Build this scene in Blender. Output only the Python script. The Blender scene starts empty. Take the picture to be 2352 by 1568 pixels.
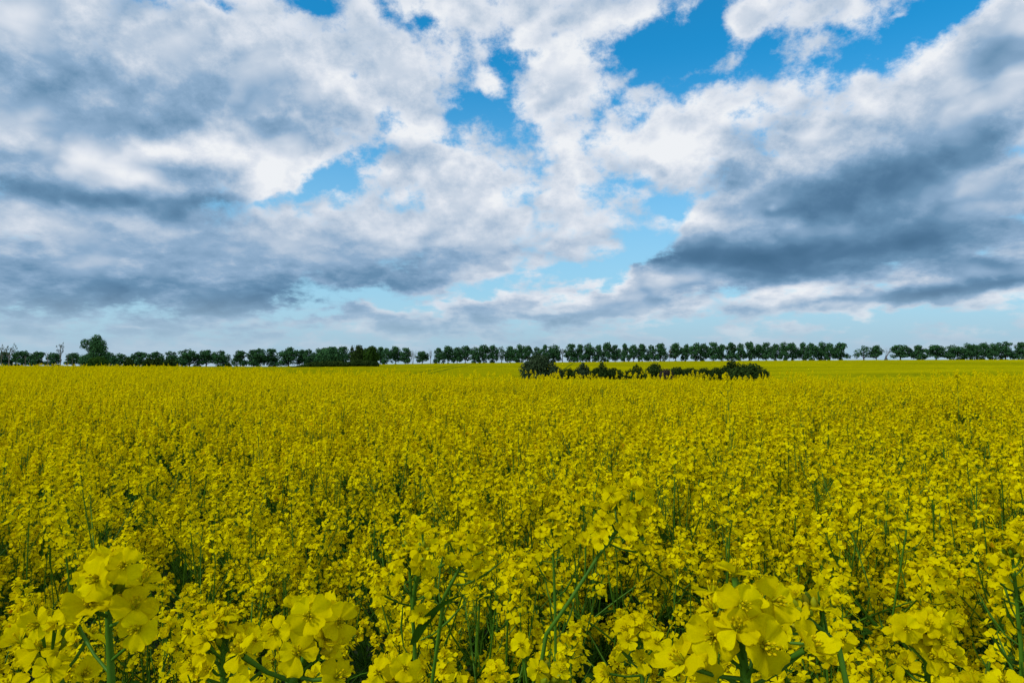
import bpy, bmesh, math, random
import numpy as np
from mathutils import Vector, Matrix, Euler
R = math.radians
sc = bpy.context.scene
COL = sc.collection
# ------------------------------------------------------------------ camera
F = 1568.0            # focal length in pixels of a 2352 x 1568 view of the photograph (24 mm on full frame)
HOR = 822.0           # row of the true horizon in that view
EYE = 1.68
PITCH = math.atan((HOR - 784.0) / F)
cam_d = bpy.data.cameras.new('camera'); cam = bpy.data.objects.new('camera', cam_d); COL.objects.link(cam)
cam.location = (0, 0, EYE); cam.rotation_euler = (R(90) + PITCH, 0, 0)
cam_d.lens = 24.0; cam_d.sensor_width = 36.0; cam_d.clip_start = 0.05; cam_d.clip_end = 20000
sc.camera = cam
CM = cam.rotation_euler.to_matrix()
def ray(px, py):
    """world direction of a point of the photograph, scaled to y = 1"""
    d = CM @ Vector(((px - 1176.0) / F, -(py - 784.0) / F, -1.0))
    return d / d.y
def at(px, py, y):
    d = ray(px, py); return Vector((d.x * y, y, EYE + d.z * y))
# ------------------------------------------------------------------ render set-up
sc.view_settings.view_transform = 'Standard'; sc.view_settings.look = 'None'
sc.view_settings.gamma = 1.0; sc.view_settings.exposure = 0.0; sc.view_settings.use_curve_mapping = False
sc.render.engine = 'CYCLES'
cy = sc.cycles
cy.use_denoising = True
try: cy.denoiser = 'OPENIMAGEDENOISE'; cy.denoising_input_passes = 'RGB_ALBEDO_NORMAL'; cy.denoising_prefilter = 'ACCURATE'
except Exception: pass
cy.max_bounces = 7; cy.diffuse_bounces = 4; cy.transmission_bounces = 4; cy.glossy_bounces = 2; cy.transparent_max_bounces = 4
SUN_EL, SUN_AZ = R(43), R(-118)      # azimuth measured from +Y towards +X: left of and a little behind the camera
# ------------------------------------------------------------------ node helper
class NT:
    def __init__(s, tree): s.t = tree; s.n = tree.nodes; s.l = tree.links
    def put(s, sock, v):
        if isinstance(v, bpy.types.NodeSocket): s.l.new(v, sock)
        elif v is not None: sock.default_value = v
    def node(s, typ, **kw):
        n = s.n.new(typ)
        for k, v in kw.items(): setattr(n, k, v)
        return n
    def m(s, op, a, b=None, c=None, clamp=False):
        n = s.node('ShaderNodeMath', operation=op, use_clamp=clamp)
        s.put(n.inputs[0], a); s.put(n.inputs[1], b); s.put(n.inputs[2], c); return n.outputs[0]
    def v(s, op, a, b=None, scale=None, out=0):
        n = s.node('ShaderNodeVectorMath', operation=op)
        s.put(n.inputs[0], a)
        if b is not None: s.put(n.inputs[1], b)
        if scale is not None: s.put(n.inputs['Scale'], scale)
        return n.outputs[out]
    def noise(s, vec, scale, detail=4, rough=.5, dims='3D', out=0, distort=0, lac=2.0):
        n = s.node('ShaderNodeTexNoise', noise_dimensions=dims)
        s.put(n.inputs['Vector'], vec); n.inputs['Scale'].default_value = scale; n.inputs['Detail'].default_value = detail
        n.inputs['Roughness'].default_value = rough; n.inputs['Distortion'].default_value = distort; n.inputs['Lacunarity'].default_value = lac
        return n.outputs[out]
    def smooth(s, x, lo, hi, a=0., b=1.):
        n = s.node('ShaderNodeMapRange', interpolation_type='SMOOTHSTEP')
        s.put(n.inputs[0], x); n.inputs[1].default_value = lo; n.inputs[2].default_value = hi
        n.inputs[3].default_value = a; n.inputs[4].default_value = b; return n.outputs[0]
    def ramp(s, x, stops, interp='LINEAR'):
        n = s.node('ShaderNodeValToRGB'); r = n.color_ramp; r.interpolation = interp
        while len(r.elements) < len(stops): r.elements.new(0.5)
        for e, (p, c) in zip(r.elements, stops): e.position = p; e.color = (*c, 1)
        s.put(n.inputs[0], x); return n.outputs[0]
    def mix(s, f, a, b, blend='MIX'):
        n = s.node('ShaderNodeMix', data_type='RGBA', blend_type=blend)
        s.put(n.inputs[0], f)
        for i, x in ((6, a), (7, b)):
            s.put(n.inputs[i], (*x, 1) if isinstance(x, tuple) and len(x) == 3 else x)
        return n.outputs[2]
# ------------------------------------------------------------------ sky
def build_sky():
    w = bpy.data.worlds.new('World'); sc.world = w; w.use_nodes = True
    w.node_tree.nodes.clear(); T = NT(w.node_tree)
    STR = 0.1
    sky = T.node('ShaderNodeTexSky', sky_type='NISHITA', sun_disc=False, sun_elevation=SUN_EL, sun_rotation=SUN_AZ,
                 air_density=1.0, dust_density=0.6, ozone_density=2.5)
    d = T.node('ShaderNodeTexCoord').outputs['Generated']
    sx = T.node('ShaderNodeSeparateXYZ'); T.put(sx.inputs[0], d); x, y, z = sx.outputs
    az = T.m('ARCTAN2', x, y); el = T.m('ARCSINE', z)
    cp = T.node('ShaderNodeCombineXYZ'); T.put(cp.inputs[0], az); T.put(cp.inputs[1], el); P = cp.outputs[0]
    def deck(off):                                   # coordinates on a cloud deck overhead, curving down at the horizon
        zz = T.m('MAXIMUM', T.m('ADD', z, off), 0.03)
        c = T.node('ShaderNodeCombineXYZ'); T.put(c.inputs[0], T.m('DIVIDE', x, zz)); T.put(c.inputs[1], T.m('DIVIDE', y, zz)); return c.outputs[0]
    q = deck(0.60)
    qf = deck(0.32)
    # irregular warp of the layout
    def warp(vec, scale, amp, detail, flat=.6):
        c = T.noise(q, scale, detail, .55, '2D', out=1)
        return T.v('ADD', vec, T.v('MULTIPLY', T.v('SUBTRACT', c, (.5, .5, .5)), (amp, amp * flat, 0)))
    PW = warp(warp(P, 2.6, .10, 2), 13.0, .075, 6)
    PS = warp(P, 6.0, .055, 5)
    def gauss(vec, items, base, gain=1.):                     # a sum of soft elliptic blobs, each one exp(-quadratic form)
        sp = T.node('ShaderNodeSeparateXYZ'); T.put(sp.inputs[0], vec); gx, gy = sp.outputs[0], sp.outputs[1]
        k = T.node('ShaderNodeCombineXYZ'); T.put(k.inputs[0], T.m('MULTIPLY', gx, gx)); T.put(k.inputs[1], T.m('MULTIPLY', gx, gy)); T.put(k.inputs[2], T.m('MULTIPLY', gy, gy))
        h = T.node('ShaderNodeCombineXYZ'); T.put(h.inputs[0], gx); T.put(h.inputs[1], gy); h.inputs[2].default_value = 1.0
        v2, v1 = k.outputs[0], h.outputs[0]
        acc = base
        for i, (cx, cy_, rx, ry, rot, amp) in enumerate(items):
            if i and i % 10 == 0:                    # ties the next ten to the running sum, so that they are computed after it
                c = T.node('ShaderNodeCombineXYZ'); T.put(c.inputs[0], acc); tie = T.v('SCALE', c.outputs[0], scale=1e-7)
                v2 = T.v('ADD', k.outputs[0], tie); v1 = T.v('ADD', h.outputs[0], tie)
            r = ray(cx, cy_).normalized(); a = math.atan2(r.x, r.y); e = math.asin(r.z)
            ca = math.cos(a) ** 2 * .5 + .5
            A, B = 1 / (rx / F * ca), 1 / (ry / F * ca); c_, s_ = math.cos(R(rot)), math.sin(R(rot))
            ux, uy, vx, vy = c_ * A, s_ * A, -s_ * B, c_ * B
            p, q_ = ux * a + uy * e, vx * a + vy * e
            d2 = T.v('DOT_PRODUCT', v2, (ux * ux + vx * vx, 2 * (ux * uy + vx * vy), uy * uy + vy * vy), out=1)
            d1 = T.v('DOT_PRODUCT', v1, (-2 * (ux * p + vx * q_), -2 * (uy * p + vy * q_), p * p + q_ * q_), out=1)
            acc = T.m('MULTIPLY_ADD', T.m('POWER', 0.36788, T.m('ADD', d2, d1)), amp * gain, acc)
        return acc
    # ---- where there is cloud and where blue shows
    cover = [ (1500, 122, 150, 55, 12, -1.0), (1175, 175, 55, 95, 20, -.95), (745, 430, 120, 42, 22, -1.6), (880, 345, 70, 32, 45, -.6),
              (925, 270, 50, 28, 0, -.8), (1055, 320, 40, 26, 20, -.7), (800, 322, 45, 16, 0, -.6), (985, 12, 34, 40, 0, -.8),
              (690, 2, 75, 20, 0, -.9), (480, 2, 30, 16, 0, -.7), (1780, 100, 150, 40, 12, -.62), (2060, 75, 190, 55, 10, -.9), (1600, 20, 90, 30, 0, -.35), (2200, 20, 90, 50, 30, -.9),
              (812, 150, 26, 14, 0, -.6), (1265, 115, 60, 26, 20, -.5), (1400, 255, 190, 26, 28, -.5), (1600, 190, 120, 24, 25, -.6),
              (1100, 255, 50, 40, 0, -.45), (1180, 300, 90, 26, 30, -.35), (1340, 330, 120, 20, 20, -.3),
              (1460, 550, 120, 50, 35, -1.0), (1300, 628, 260, 26, 6, -1.0), (900, 690, 240, 22, 5, -.9), (1545, 478, 36, 22, 0, -.9), (1420, 600, 110, 40, 25, -.8),
              (1505, 462, 60, 12, 0, -.4), (600, 480, 60, 14, 10, -.5), (700, 715, 120, 14, 8, -.6), (1750, 735, 500, 20, 0, -.45), (2200, 745, 300, 45, 5, -.8), (700, 765, 400, 22, 0, -.5),
              (1300, 775, 500, 18, 0, -.4),
              # clouds
              (330, 210, 520, 230, 0, .85), (1980, 390, 420, 170, 14, .80), (400, 600, 700, 130, 0, .55), (1250, 420, 300, 90, 15, .12),
              (1845, 45, 70, 30, 10, .95), (1690, 55, 46, 40, 0, .7), (1900, 95, 60, 22, 0, .5), (1745, 50, 36, 30, 0, .5), (1010, 165, 110, 30, -10, .4), (950, 340, 80, 60, 0, .65), (1010, 250, 60, 30, 0, .4),
              (1250, 180, 60, 32, 0, .6), (1110, 130, 100, 40, -20, .3), (1300, 80, 140, 40, 20, .5), (1570, 588, 130, 26, 5, 1.4), (1490, 596, 50, 14, 6, .8), (1750, 590, 300, 50, 5, .8), (2210, 656, 150, 24, 8, 2.6), (1640, 150, 70, 18, 20, .5), (1430, 190, 60, 16, 25, .45), (1240, 230, 70, 20, 10, .5), (1130, 190, 30, 22, 0, .4), (1500, 215, 90, 16, 22, .5), (1950, 30, 40, 14, 10, .5), (2080, 20, 26, 10, 0, .4), (760, 460, 60, 12, 15, .3),
              (2330, 60, 70, 60, 40, .9), (1230, 715, 260, 30, 5, .5), (1500, 670, 200, 26, 8, .5), (560, 420, 120, 70, 0, .5), (1900, 700, 110, 18, 5, .5), (1330, 560, 140, 40, 15, .3) ]
    C0 = gauss(PW, cover, 0.46)
    low = T.smooth(z, .08, .26)                       # 0 near the horizon, 1 high up
    inv = T.m('SUBTRACT', 1., low)
    blend = lambda hi, lo: T.m('ADD', T.m('MULTIPLY', hi, low), T.m('MULTIPLY', lo, inv))
    nn = blend(T.noise(q, 7.4, 9, .68, '2D'), T.noise(qf, 5.0, 8, .64, '2D'))
    big = T.noise(q, 3.8, 3, .5, '2D')
    r0 = blend(T.noise(q, 7.2, 6, .46, '2D'), T.noise(qf, 4.6, 6, .44, '2D'))
    r1 = blend(T.noise(T.v('ADD', q, (.008, -.030, 0)), 7.2, 6, .46, '2D'), T.noise(T.v('ADD', qf, (.010, -.045, 0)), 4.6, 6, .44, '2D'))
    def puff(vec):                                    # rounded heaps with creases between them
        b1 = T.m('ABSOLUTE', T.m('SUBTRACT', T.noise(vec, 6.2, 1, .5, '2D'), .5))
        b2 = T.m('ABSOLUTE', T.m('SUBTRACT', T.noise(vec, 15., 1, .5, '2D'), .5))
        return T.m('MULTIPLY_ADD', b2, .55, b1)
    qw = warp(q, 7.2, .07, 3, 1.0)
    p0 = puff(qw); p1 = puff(T.v('ADD', qw, (.006, -.034, 0)))
    C = T.m('MULTIPLY_ADD', T.m('SUBTRACT', nn, .5), 3.9, C0)
    C = T.m('MULTIPLY_ADD', T.m('SUBTRACT', p0, .13), 1.6, C)
    C = T.m('MULTIPLY_ADD', T.m('SUBTRACT', big, .5), .8, C)
    alpha = T.smooth(C, -.34, .66)
    # ---- how bright the cloud is
    shade = [ (430, 650, 620, 100, 3, -.26), (2080, 430, 360, 150, 12, -.20), (280, 210, 520, 200, 0, -.09), (1100, 570, 300, 60, 8, -.06), (1200, 770, 1500, 30, 0, -.10), # left: grey sheet, lit heaps under it, dark flat base
              (150, 452, 340, 26, -2, -.56), (450, 462, 200, 20, 2, -.50), (60, 420, 160, 24, 0, -.22), (60, 260, 220, 150, 0, -.14), (330, 205, 360, 90, 0, -.06), (120, 130, 200, 70, 0, -.04), (700, 250, 170, 34, 0, -.14), (480, 420, 60, 40, 0, -.22), (410, 395, 50, 26, 0, -.12), (560, 250, 160, 40, 0, -.10),
              (320, 345, 120, 28, 8, .36), (520, 330, 60, 30, 0, .36), (620, 425, 32, 56, -15, .46), (580, 365, 90, 34, 0, .24), (300, 395, 90, 18, -8, .26), (680, 370, 60, 26, 20, .2), (30, 50, 90, 34, 0, .16), (260, 45, 220, 50, 0, .10), (150, 590, 40, 10, 0, .0),
              (745, 160, 90, 30, 0, .20), (930, 60, 180, 50, -28, .14), (1030, 110, 90, 30, -40, .16), (600, 110, 120, 40, 0, .08), (860, 110, 110, 30, -20, -.12), (930, 175, 90, 40, 0, .12),
              (1150, 60, 130, 40, 0, -.02), (1250, 90, 150, 30, 15, .12), (945, 310, 70, 30, 0, .22), (1560, 40, 110, 40, 10, .16), (1330, 20, 140, 24, 0, -.10),
              # middle layer
              (330, 715, 360, 30, 0, -.40), (560, 680, 330, 34, 2, -.36), (800, 660, 230, 36, 8, -.38), (60, 690, 200, 40, 0, -.26), (150, 630, 260, 26, 0, -.14), (980, 600, 240, 30, 6, -.20), (520, 600, 260, 26, 0, -.16), (230, 520, 300, 22, -3, -.04), (100, 570, 200, 14, 0, -.08), (800, 505, 180, 20, 0, .05), (900, 560, 200, 14, 5, -.08), (1250, 480, 200, 40, 12, .08), (1330, 545, 140, 16, 10, -.16), (1240, 600, 160, 12, 5, .06), (350, 770, 450, 26, 0, -.22), (1150, 765, 300, 22, 0, -.2),
              # right
              (1640, 592, 220, 24, 2, -.60), (1490, 600, 70, 14, 6, -.30), (1600, 555, 90, 30, 0, -.25), (1900, 585, 300, 34, 3, -.46), (1930, 440, 190, 50, 10, -.58), (2250, 540, 240, 50, 10, -.46), (1660, 370, 56, 50, 50, -.42), (1790, 310, 110, 34, 32, -.30), (2290, 280, 130, 40, 38, -.36), (2100, 400, 150, 40, 20, -.2),
              (2310, 130, 60, 44, 50, -.30), (1850, 490, 120, 20, 0, -.25), (2180, 470, 250, 16, 8, -.12), (2100, 620, 300, 20, 3, -.3), (1800, 630, 200, 20, 0, -.25),
              (1575, 505, 56, 14, 0, .50), (1500, 390, 160, 50, 20, .10), (1900, 170, 280, 40, 17, .20), (2150, 110, 130, 50, 28, .22), (2330, 230, 36, 60, 0, .12), (1870, 285, 60, 20, 45, .26), (1760, 390, 60, 14, 50, .12), (2290, 390, 90, 16, 20, .16), (2000, 505, 330, 70, 8, -.20), (1560, 260, 120, 34, 25, .12), (1775, 480, 14, 10, 0, .4),
              (1650, 668, 220, 16, 6, -.34), (1230, 735, 300, 20, 0, -.30), (2210, 662, 145, 20, 7, -.95), (1910, 702, 80, 10, 4, -.36), (1350, 662, 170, 10, 6, .14), (1900, 648, 220, 12, 9, .10), (1340, 690, 20, 12, 0, .16), (700, 712, 36, 8, 0, .34), (310, 744, 24, 5, 0, .3) ]
    S0 = gauss(PS, shade, 0.865, .78)
    relief = T.m('SUBTRACT', r0, r1)                  # side of each puff turned to the light
    thick = T.smooth(C, .25, 1.5)
    S = T.m('MULTIPLY_ADD', relief, T.smooth(z, .0, .3, .28, .40), S0)
    S = T.m('MULTIPLY_ADD', T.m('SUBTRACT', r0, .5), .55, S)
    S = T.m('MULTIPLY_ADD', T.m('SUBTRACT', p0, p1), T.smooth(z, .05, .3, .2, .70), S)
    S = T.m('MULTIPLY_ADD', T.m('SUBTRACT', p0, .13), .28, S)
    S = T.m('MULTIPLY_ADD', thick, -.24, S)
    S = T.m('MULTIPLY_ADD', S, 1 / 1.3, .3 / 1.3)
    cloud = T.ramp(S, [(0.0, (.060, .150, .265)), (.22, (.085, .190, .325)), (.42, (.140, .275, .435)), (.61, (.275, .420, .60)), (.78, (.53, .62, .74)), (.90, (.72, .77, .85)), (1.0, (.86, .885, .92))])
    # blue between: the Nishita sky, deepened as in the photograph
    blue = T.mix(1.0, sky.outputs[0], BLUE_TINT, 'MULTIPLY')
    blue = T.mix(T.smooth(z, .02, .42, .85, 0.0), T.v('SCALE', blue, scale=STR), (.42, .63, .79))
    col = T.mix(alpha, blue, cloud)
    # the air near the horizon
    hz = T.ramp(z, [(0, (.38, .53, .66)), (.03, (.40, .56, .68)), (.09, (.50, .66, .78)), (.2, (.6, .7, .8))])
    col = T.mix(T.smooth(z, .0, .10, .85, 0.0), col, hz)
    bg = T.node('ShaderNodeBackground'); T.put(bg.inputs[0], T.v('SCALE', col, scale=1 / STR)); bg.inputs[1].default_value = STR
    out = T.node('ShaderNodeOutputWorld'); T.l.new(bg.outputs[0], out.inputs[0])
    w.cycles.sampling_method = 'NONE'
BLUE_TINT = (.13, 1.35, 1.75)
build_sky()
# ------------------------------------------------------------------ materials
def mat(name, build):
    m = bpy.data.materials.new(name); m.use_nodes = True; m.node_tree.nodes.clear()
    T = NT(m.node_tree); o = T.node('ShaderNodeOutputMaterial'); T.l.new(build(T), o.inputs[0]); return m
def leafy(stops, trans=.35, gloss=.06, rough=.5, tr_gain=(1, 1, 1), noise=0.0, nscale=300., mottle=0.):
    """thin plant tissue: diffuse + light passing through + a little sheen, its colour differing from one petal or leaf to the next"""
    def b(T):
        rnd = T.node('ShaderNodeNewGeometry').outputs['Random Per Island']
        if noise:
            v = T.node('ShaderNodeTexCoord').outputs['Object']
            rnd = T.m('MULTIPLY_ADD', T.m('SUBTRACT', T.noise(v, nscale, 2), .5), noise, rnd)
        c = T.ramp(rnd, stops)
        if mottle:                                       # faint blotches and veins of the tissue itself
            v = T.node('ShaderNodeTexCoord').outputs['Object']
            k = T.m('MULTIPLY_ADD', T.m('SUBTRACT', T.noise(v, 9., 6, .75, distort=1.2), .5), mottle, 1.)
            c = T.v('SCALE', c, scale=k)
        d = T.node('ShaderNodeBsdfDiffuse'); T.put(d.inputs[0], c)
        t = T.node('ShaderNodeBsdfTranslucent'); T.put(t.inputs[0], T.mix(1., c, tr_gain, 'MULTIPLY'))
        x = T.node('ShaderNodeMixShader'); x.inputs[0].default_value = trans; T.l.new(d.outputs[0], x.inputs[1]); T.l.new(t.outputs[0], x.inputs[2])
        g = T.node('ShaderNodeBsdfGlossy'); g.inputs['Roughness'].default_value = rough
        y = T.node('ShaderNodeMixShader'); y.inputs[0].default_value = gloss; T.l.new(x.outputs[0], y.inputs[1]); T.l.new(g.outputs[0], y.inputs[2])
        return y.outputs[0]
    return b
M = {}
M['petal'] = mat('rape_petal', leafy([(0, (.64, .52, .0)), (.5, (.775, .663, .0)), (.955, (.86, .75, .002)), (.975, (.74, .46, .003)), (1, (.66, .34, .006))], .42, .0, .5, mottle=.55))
M['bud'] = mat('rape_bud', leafy([(0, (.13, .23, .006)), (.6, (.32, .36, .006)), (1, (.62, .50, .004))], .25, .01))
M['stem'] = mat('rape_stem', leafy([(0, (.045, .125, .006)), (1, (.085, .20, .012))], .1, .012, .45, noise=.5, nscale=60))
M['leaf'] = mat('rape_leaf', leafy([(0, (.016, .058, .003)), (1, (.036, .105, .006))], .3, .008, .45, noise=.5, nscale=40))
M['anther'] = mat('rape_anther', leafy([(0, (.60, .44, .002)), (1, (.72, .58, .003))], .2, .0))
M['sepal'] = mat('rape_sepal', leafy([(0, (.42, .42, .003)), (1, (.60, .54, .003))], .3, 0))
M['crown'] = mat('linden_leaves', leafy([(0, (.022, .068, .026)), (.6, (.046, .128, .047)), (1, (.074, .18, .062))], .25, .0))  # leaf green lightened and slightly blued, painted in place of distance haze
M['crown_light'] = mat('fresh_leaves', leafy([(0, (.022, .058, .009)), (1, (.05, .11, .015))], .3, .0))
M['crown_dark'] = mat('thicket_leaves', leafy([(0, (.016, .034, .008)), (.7, (.034, .066, .014)), (1, (.06, .10, .02))], .25, .0))
M['crown_grey'] = mat('willow_leaves', leafy([(0, (.016, .036, .011)), (.75, (.036, .068, .023)), (1, (.07, .11, .045))], .25, .01))
M['crown_brown'] = mat('bramble_twigs', leafy([(0, (.035, .028, .026)), (1, (.07, .055, .05))], .1, .0))
def bark(c0, c1):
    def b(T):
        v = T.node('ShaderNodeTexCoord').outputs['Object']
        p = T.node('ShaderNodeBsdfPrincipled'); T.put(p.inputs['Base Color'], T.mix(T.noise(v, 9, 5, .6), (*c0,), (*c1,)))
        p.inputs['Roughness'].default_value = .9; return p.outputs[0]
    return b
M['bark'] = mat('dark_bark', bark((.02, .018, .015), (.05, .042, .035)))
M['bark_pale'] = mat('weathered_bark', bark((.08, .074, .068), (.20, .18, .165)))
M['slate'] = mat('dark_slate', bark((.05, .06, .07), (.10, .11, .12)))
def soil(T):
    v = T.node('ShaderNodeTexCoord').outputs['Object']
    n = T.noise(v, 3.0, 8, .65); g = T.smooth(T.noise(v, .6, 5, .6), .30, .5)
    c = T.mix(g, T.mix(n, (.022, .015, .010), (.065, .046, .030)), T.mix(n, (.012, .030, .005), (.03, .06, .010)))
    p = T.node('ShaderNodeBsdfPrincipled'); T.put(p.inputs['Base Color'], c); p.inputs['Roughness'].default_value = .95
    bp = T.node('ShaderNodeBump'); bp.inputs['Distance'].default_value = .05; T.put(bp.inputs['Height'], n); T.l.new(bp.outputs[0], p.inputs['Normal'])
    return p.outputs[0]
M['soil'] = mat('field_soil', soil)
# ------------------------------------------------------------------ mesh helper
class MB:
    def __init__(s, mats=('petal',)): s.v = []; s.f = []; s.mi = []; s.mats = list(mats); s.sm = []
    def mid(s, m):
        if m not in s.mats: s.mats.append(m)
        return s.mats.index(m)
    def grid(s, rows, m, smooth=True, close=False):
        """rows: list of equally long lists of points"""
        b = len(s.v); n = len(rows[0]); k = s.mid(m)
        for r in rows: s.v.extend(r)
        for i in range(len(rows) - 1):
            for j in range(n if close else n - 1):
                j2 = (j + 1) % n
                s.f.append((b + i * n + j, b + i * n + j2, b + (i + 1) * n + j2, b + (i + 1) * n + j)); s.mi.append(k); s.sm.append(smooth)
    def quad(s, p, m):
        b = len(s.v); s.v.extend(p); s.f.append(tuple(range(b, b + len(p)))); s.mi.append(s.mid(m)); s.sm.append(False)
    def tube(s, pts, rad, m, sides=5):
        rows = []
        for i, p in enumerate(pts):
            t = (pts[min(i + 1, len(pts) - 1)] - pts[max(i - 1, 0)]).normalized()
            a = t.cross(Vector((.31, .95, .05))); a = (a if a.length > .1 else t.cross(Vector((1, 0, 0)))).normalized(); c = t.cross(a)
            rows.append([p + (a * math.cos(k * 2 * math.pi / sides) + c * math.sin(k * 2 * math.pi / sides)) * rad[i] for k in range(sides)])
        s.grid(rows, m, True, True)
    def blob(s, c, ax, L, w, m, sides=6, rings=(0, .35, .75, 1.)):
        ax = ax.normalized(); s.tube([c + ax * (L * t) for t in (0.0, .25, .55, .85, 1.0)], [w * .3, w * .9, w, w * .6, w * .08], m, sides)
    def mesh(s, name):
        me = bpy.data.meshes.new(name); me.from_pydata([tuple(p) for p in s.v], [], s.f)
        for m in s.mats: me.materials.append(M[m])
        if s.f:
            me.polygons.foreach_set('material_index', s.mi); me.polygons.foreach_set('use_smooth', s.sm)
        me.update(); return me
    def build(s, name, parent=None):
        o = bpy.data.objects.new(name, s.mesh(name)); COL.objects.link(o)
        if parent: o.parent = parent
        return o
def tag(o, label=None, cat=None, group=None, kind=None):
    for k, v in (('label', label), ('category', cat), ('group', group), ('kind', kind)):
        if v: o[k] = v
    return o
def thing(name, label, cat, loc, group=None, rot=(0, 0, 0), scale=None):
    o = bpy.data.objects.new(name, None); COL.objects.link(o); o.location = loc; o.rotation_euler = rot; o.empty_display_size = .1
    if scale is not None: o.scale = scale
    return tag(o, label, cat, group)
def copy_tree(o, parent=None):
    c = o.copy(); COL.objects.link(c)
    if parent: c.parent = parent
    for ch in o.children: copy_tree(ch, c)
    return c
# ------------------------------------------------------------------ the lie of the land (height of the crop's top)
CROP = 1.35
DEP = 0.40                       # the near crop's top lies this far below the eye
U_c = [-300, 0, 300, 520, 700, 900, 1100, 1300, 1700, 1850, 2352, 2650]
R_c = [839, 840, 842, 846, 854, 859, 862, 865, 868, 866, 862, 861]         # row of the near crop's far edge
U_r = [-300, 0, 500, 640, 760, 1000, 1200, 1600, 2000, 2352, 2650]
R_r = [842, 842, 842.5, 842, 838.5, 834.5, 832.5, 829, 826.5, 825.5, 825]      # row of the far ridge
YB, YR = 130.0, 525.0
def top(x, y):
    """height of the crop's top at numpy arrays x, y"""
    x = np.asarray(x, float); y = np.maximum(np.asarray(y, float), .05)
    u = 1176 + F * np.clip(x / np.maximum(y, 3.0), -.95, .95)
    rc = np.interp(u, U_c, R_c) - HOR; rr = np.interp(u, U_r, R_r) - HOR
    yc = DEP * F / rc
    tb = -(rc + 5) / F * YB; tr = -rr / F * YR
    sr = -rr / F
    near = -DEP + 0 * y
    # from the crest down into the hollow
    t = np.clip((y - yc) / (YB - yc), 0, 1)
    hollow = -DEP + (tb + DEP) * (1 - (1 - t) ** 1.35)
    line = -DEP / yc * y
    hollow = np.minimum(hollow, line - .45 * np.clip((y - yc) / (.5 * yc), 0, 1))
    far = tb + (tr - tb) * (y - YB) / (YR - YB) + .5 * np.sin(np.clip((y - YB) / (YR - YB), 0, 1) * math.pi)
    back = tr + (sr - .007) * (y - YR)
    h = np.where(y < yc, near, np.where(y < YB, hollow, np.where(y < YR, far, back)))
    return EYE + h
def top1(x, y): return float(top(x, y))
def hit(u, row):
    """the point of the far crop seen at a place in the photograph"""
    d = ray(u, row); best = min((abs(EYE + d.z * y - top1(d.x * y, y)), y) for y in np.linspace(140, 520, 400)); return d.x * best[1], best[1]
TRACKS = []
for (p, q) in (((1078, 833.5), (962, 856)), ((1100, 834), (995, 856)), ((1320, 833), (1290, 852))):
    (x0, y0), (x1, y1) = hit(*p), hit(*q); L_ = math.hypot(x1 - x0, y1 - y0); a, b = (y1 - y0) / L_, -(x1 - x0) / L_; TRACKS.append((a, b, -(a * x0 + b * y0)))
def build_ground():
    ys = np.concatenate([np.linspace(-12, 3, 12), np.geomspace(3.6, 9000, 150)]); us = np.linspace(-1.5, 1.5, 121)
    vv = []
    for y in ys:
        w = max(y, 8.0)
        xx = us * w; zz = top(xx, np.full_like(xx, max(y, .1))) - CROP
        vv += [(float(a), float(y), float(c)) for a, c in zip(xx, zz)]
    n = len(us); ff = [(i * n + j, i * n + j + 1, (i + 1) * n + j + 1, (i + 1) * n + j) for i in range(len(ys) - 1) for j in range(n - 1)]
    me = bpy.data.meshes.new('ground'); me.from_pydata(vv, [], ff); me.materials.append(M['soil']); me.polygons.foreach_set('use_smooth', [True] * len(ff))
    o = bpy.data.objects.new('ground', me); COL.objects.link(o); tag(o, 'dark soil and low weeds under the crop', None, None, 'structure')
def crop_top(T):
    """closed rapeseed canopy seen from far: flowers with green showing between them, drilled rows and thinner strips"""
    v = T.node('ShaderNodeTexCoord').outputs['Object']
    fine = T.noise(v, 2.2, 6, .7)
    w = T.node('ShaderNodeMapping', vector_type='POINT'); T.put(w.inputs[0], v); w.inputs['Rotation'].default_value = (0, 0, R(-8)); w.inputs['Scale'].default_value = (.012, .11, 1)
    strip = T.noise(w.outputs[0], 1.0, 5, .6)
    big = T.noise(v, .012, 4, .55)
    f = T.m('ADD', T.m('MULTIPLY', fine, .9), T.m('ADD', T.m('MULTIPLY', strip, .8), T.m('MULTIPLY', big, .4)))
    c = T.ramp(T.smooth(f, .68, 1.42), [(0, (.085, .12, .002)), (.3, (.20, .205, .0015)), (.65, (.30, .278, .001)), (1, (.38, .345, .001))])  # ramp darker than the petals: the canopy's self-shadowing is put into the colour
    sp = T.node('ShaderNodeSeparateXYZ'); T.put(sp.inputs[0], v)      # two wheel tracks of the sprayer, where the crop is thin and green
    for (a, b, k) in TRACKS:
        dist = T.m('ABSOLUTE', T.m('MULTIPLY_ADD', sp.outputs[0], a, T.m('MULTIPLY_ADD', sp.outputs[1], b, k)))
        c = T.mix(T.smooth(dist, .25, .7, .8, 0.), c, (.075, .105, .004))
    d = T.node('ShaderNodeBsdfDiffuse'); T.put(d.inputs[0], c); d.inputs['Roughness'].default_value = .8
    bp = T.node('ShaderNodeBump'); bp.inputs['Distance'].default_value = .25; bp.inputs['Strength'].default_value = .7; T.put(bp.inputs['Height'], fine); T.l.new(bp.outputs[0], d.inputs['Normal'])
    return d.outputs[0]
M['crop'] = mat('rapeseed_canopy', crop_top)
build_ground()
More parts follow.
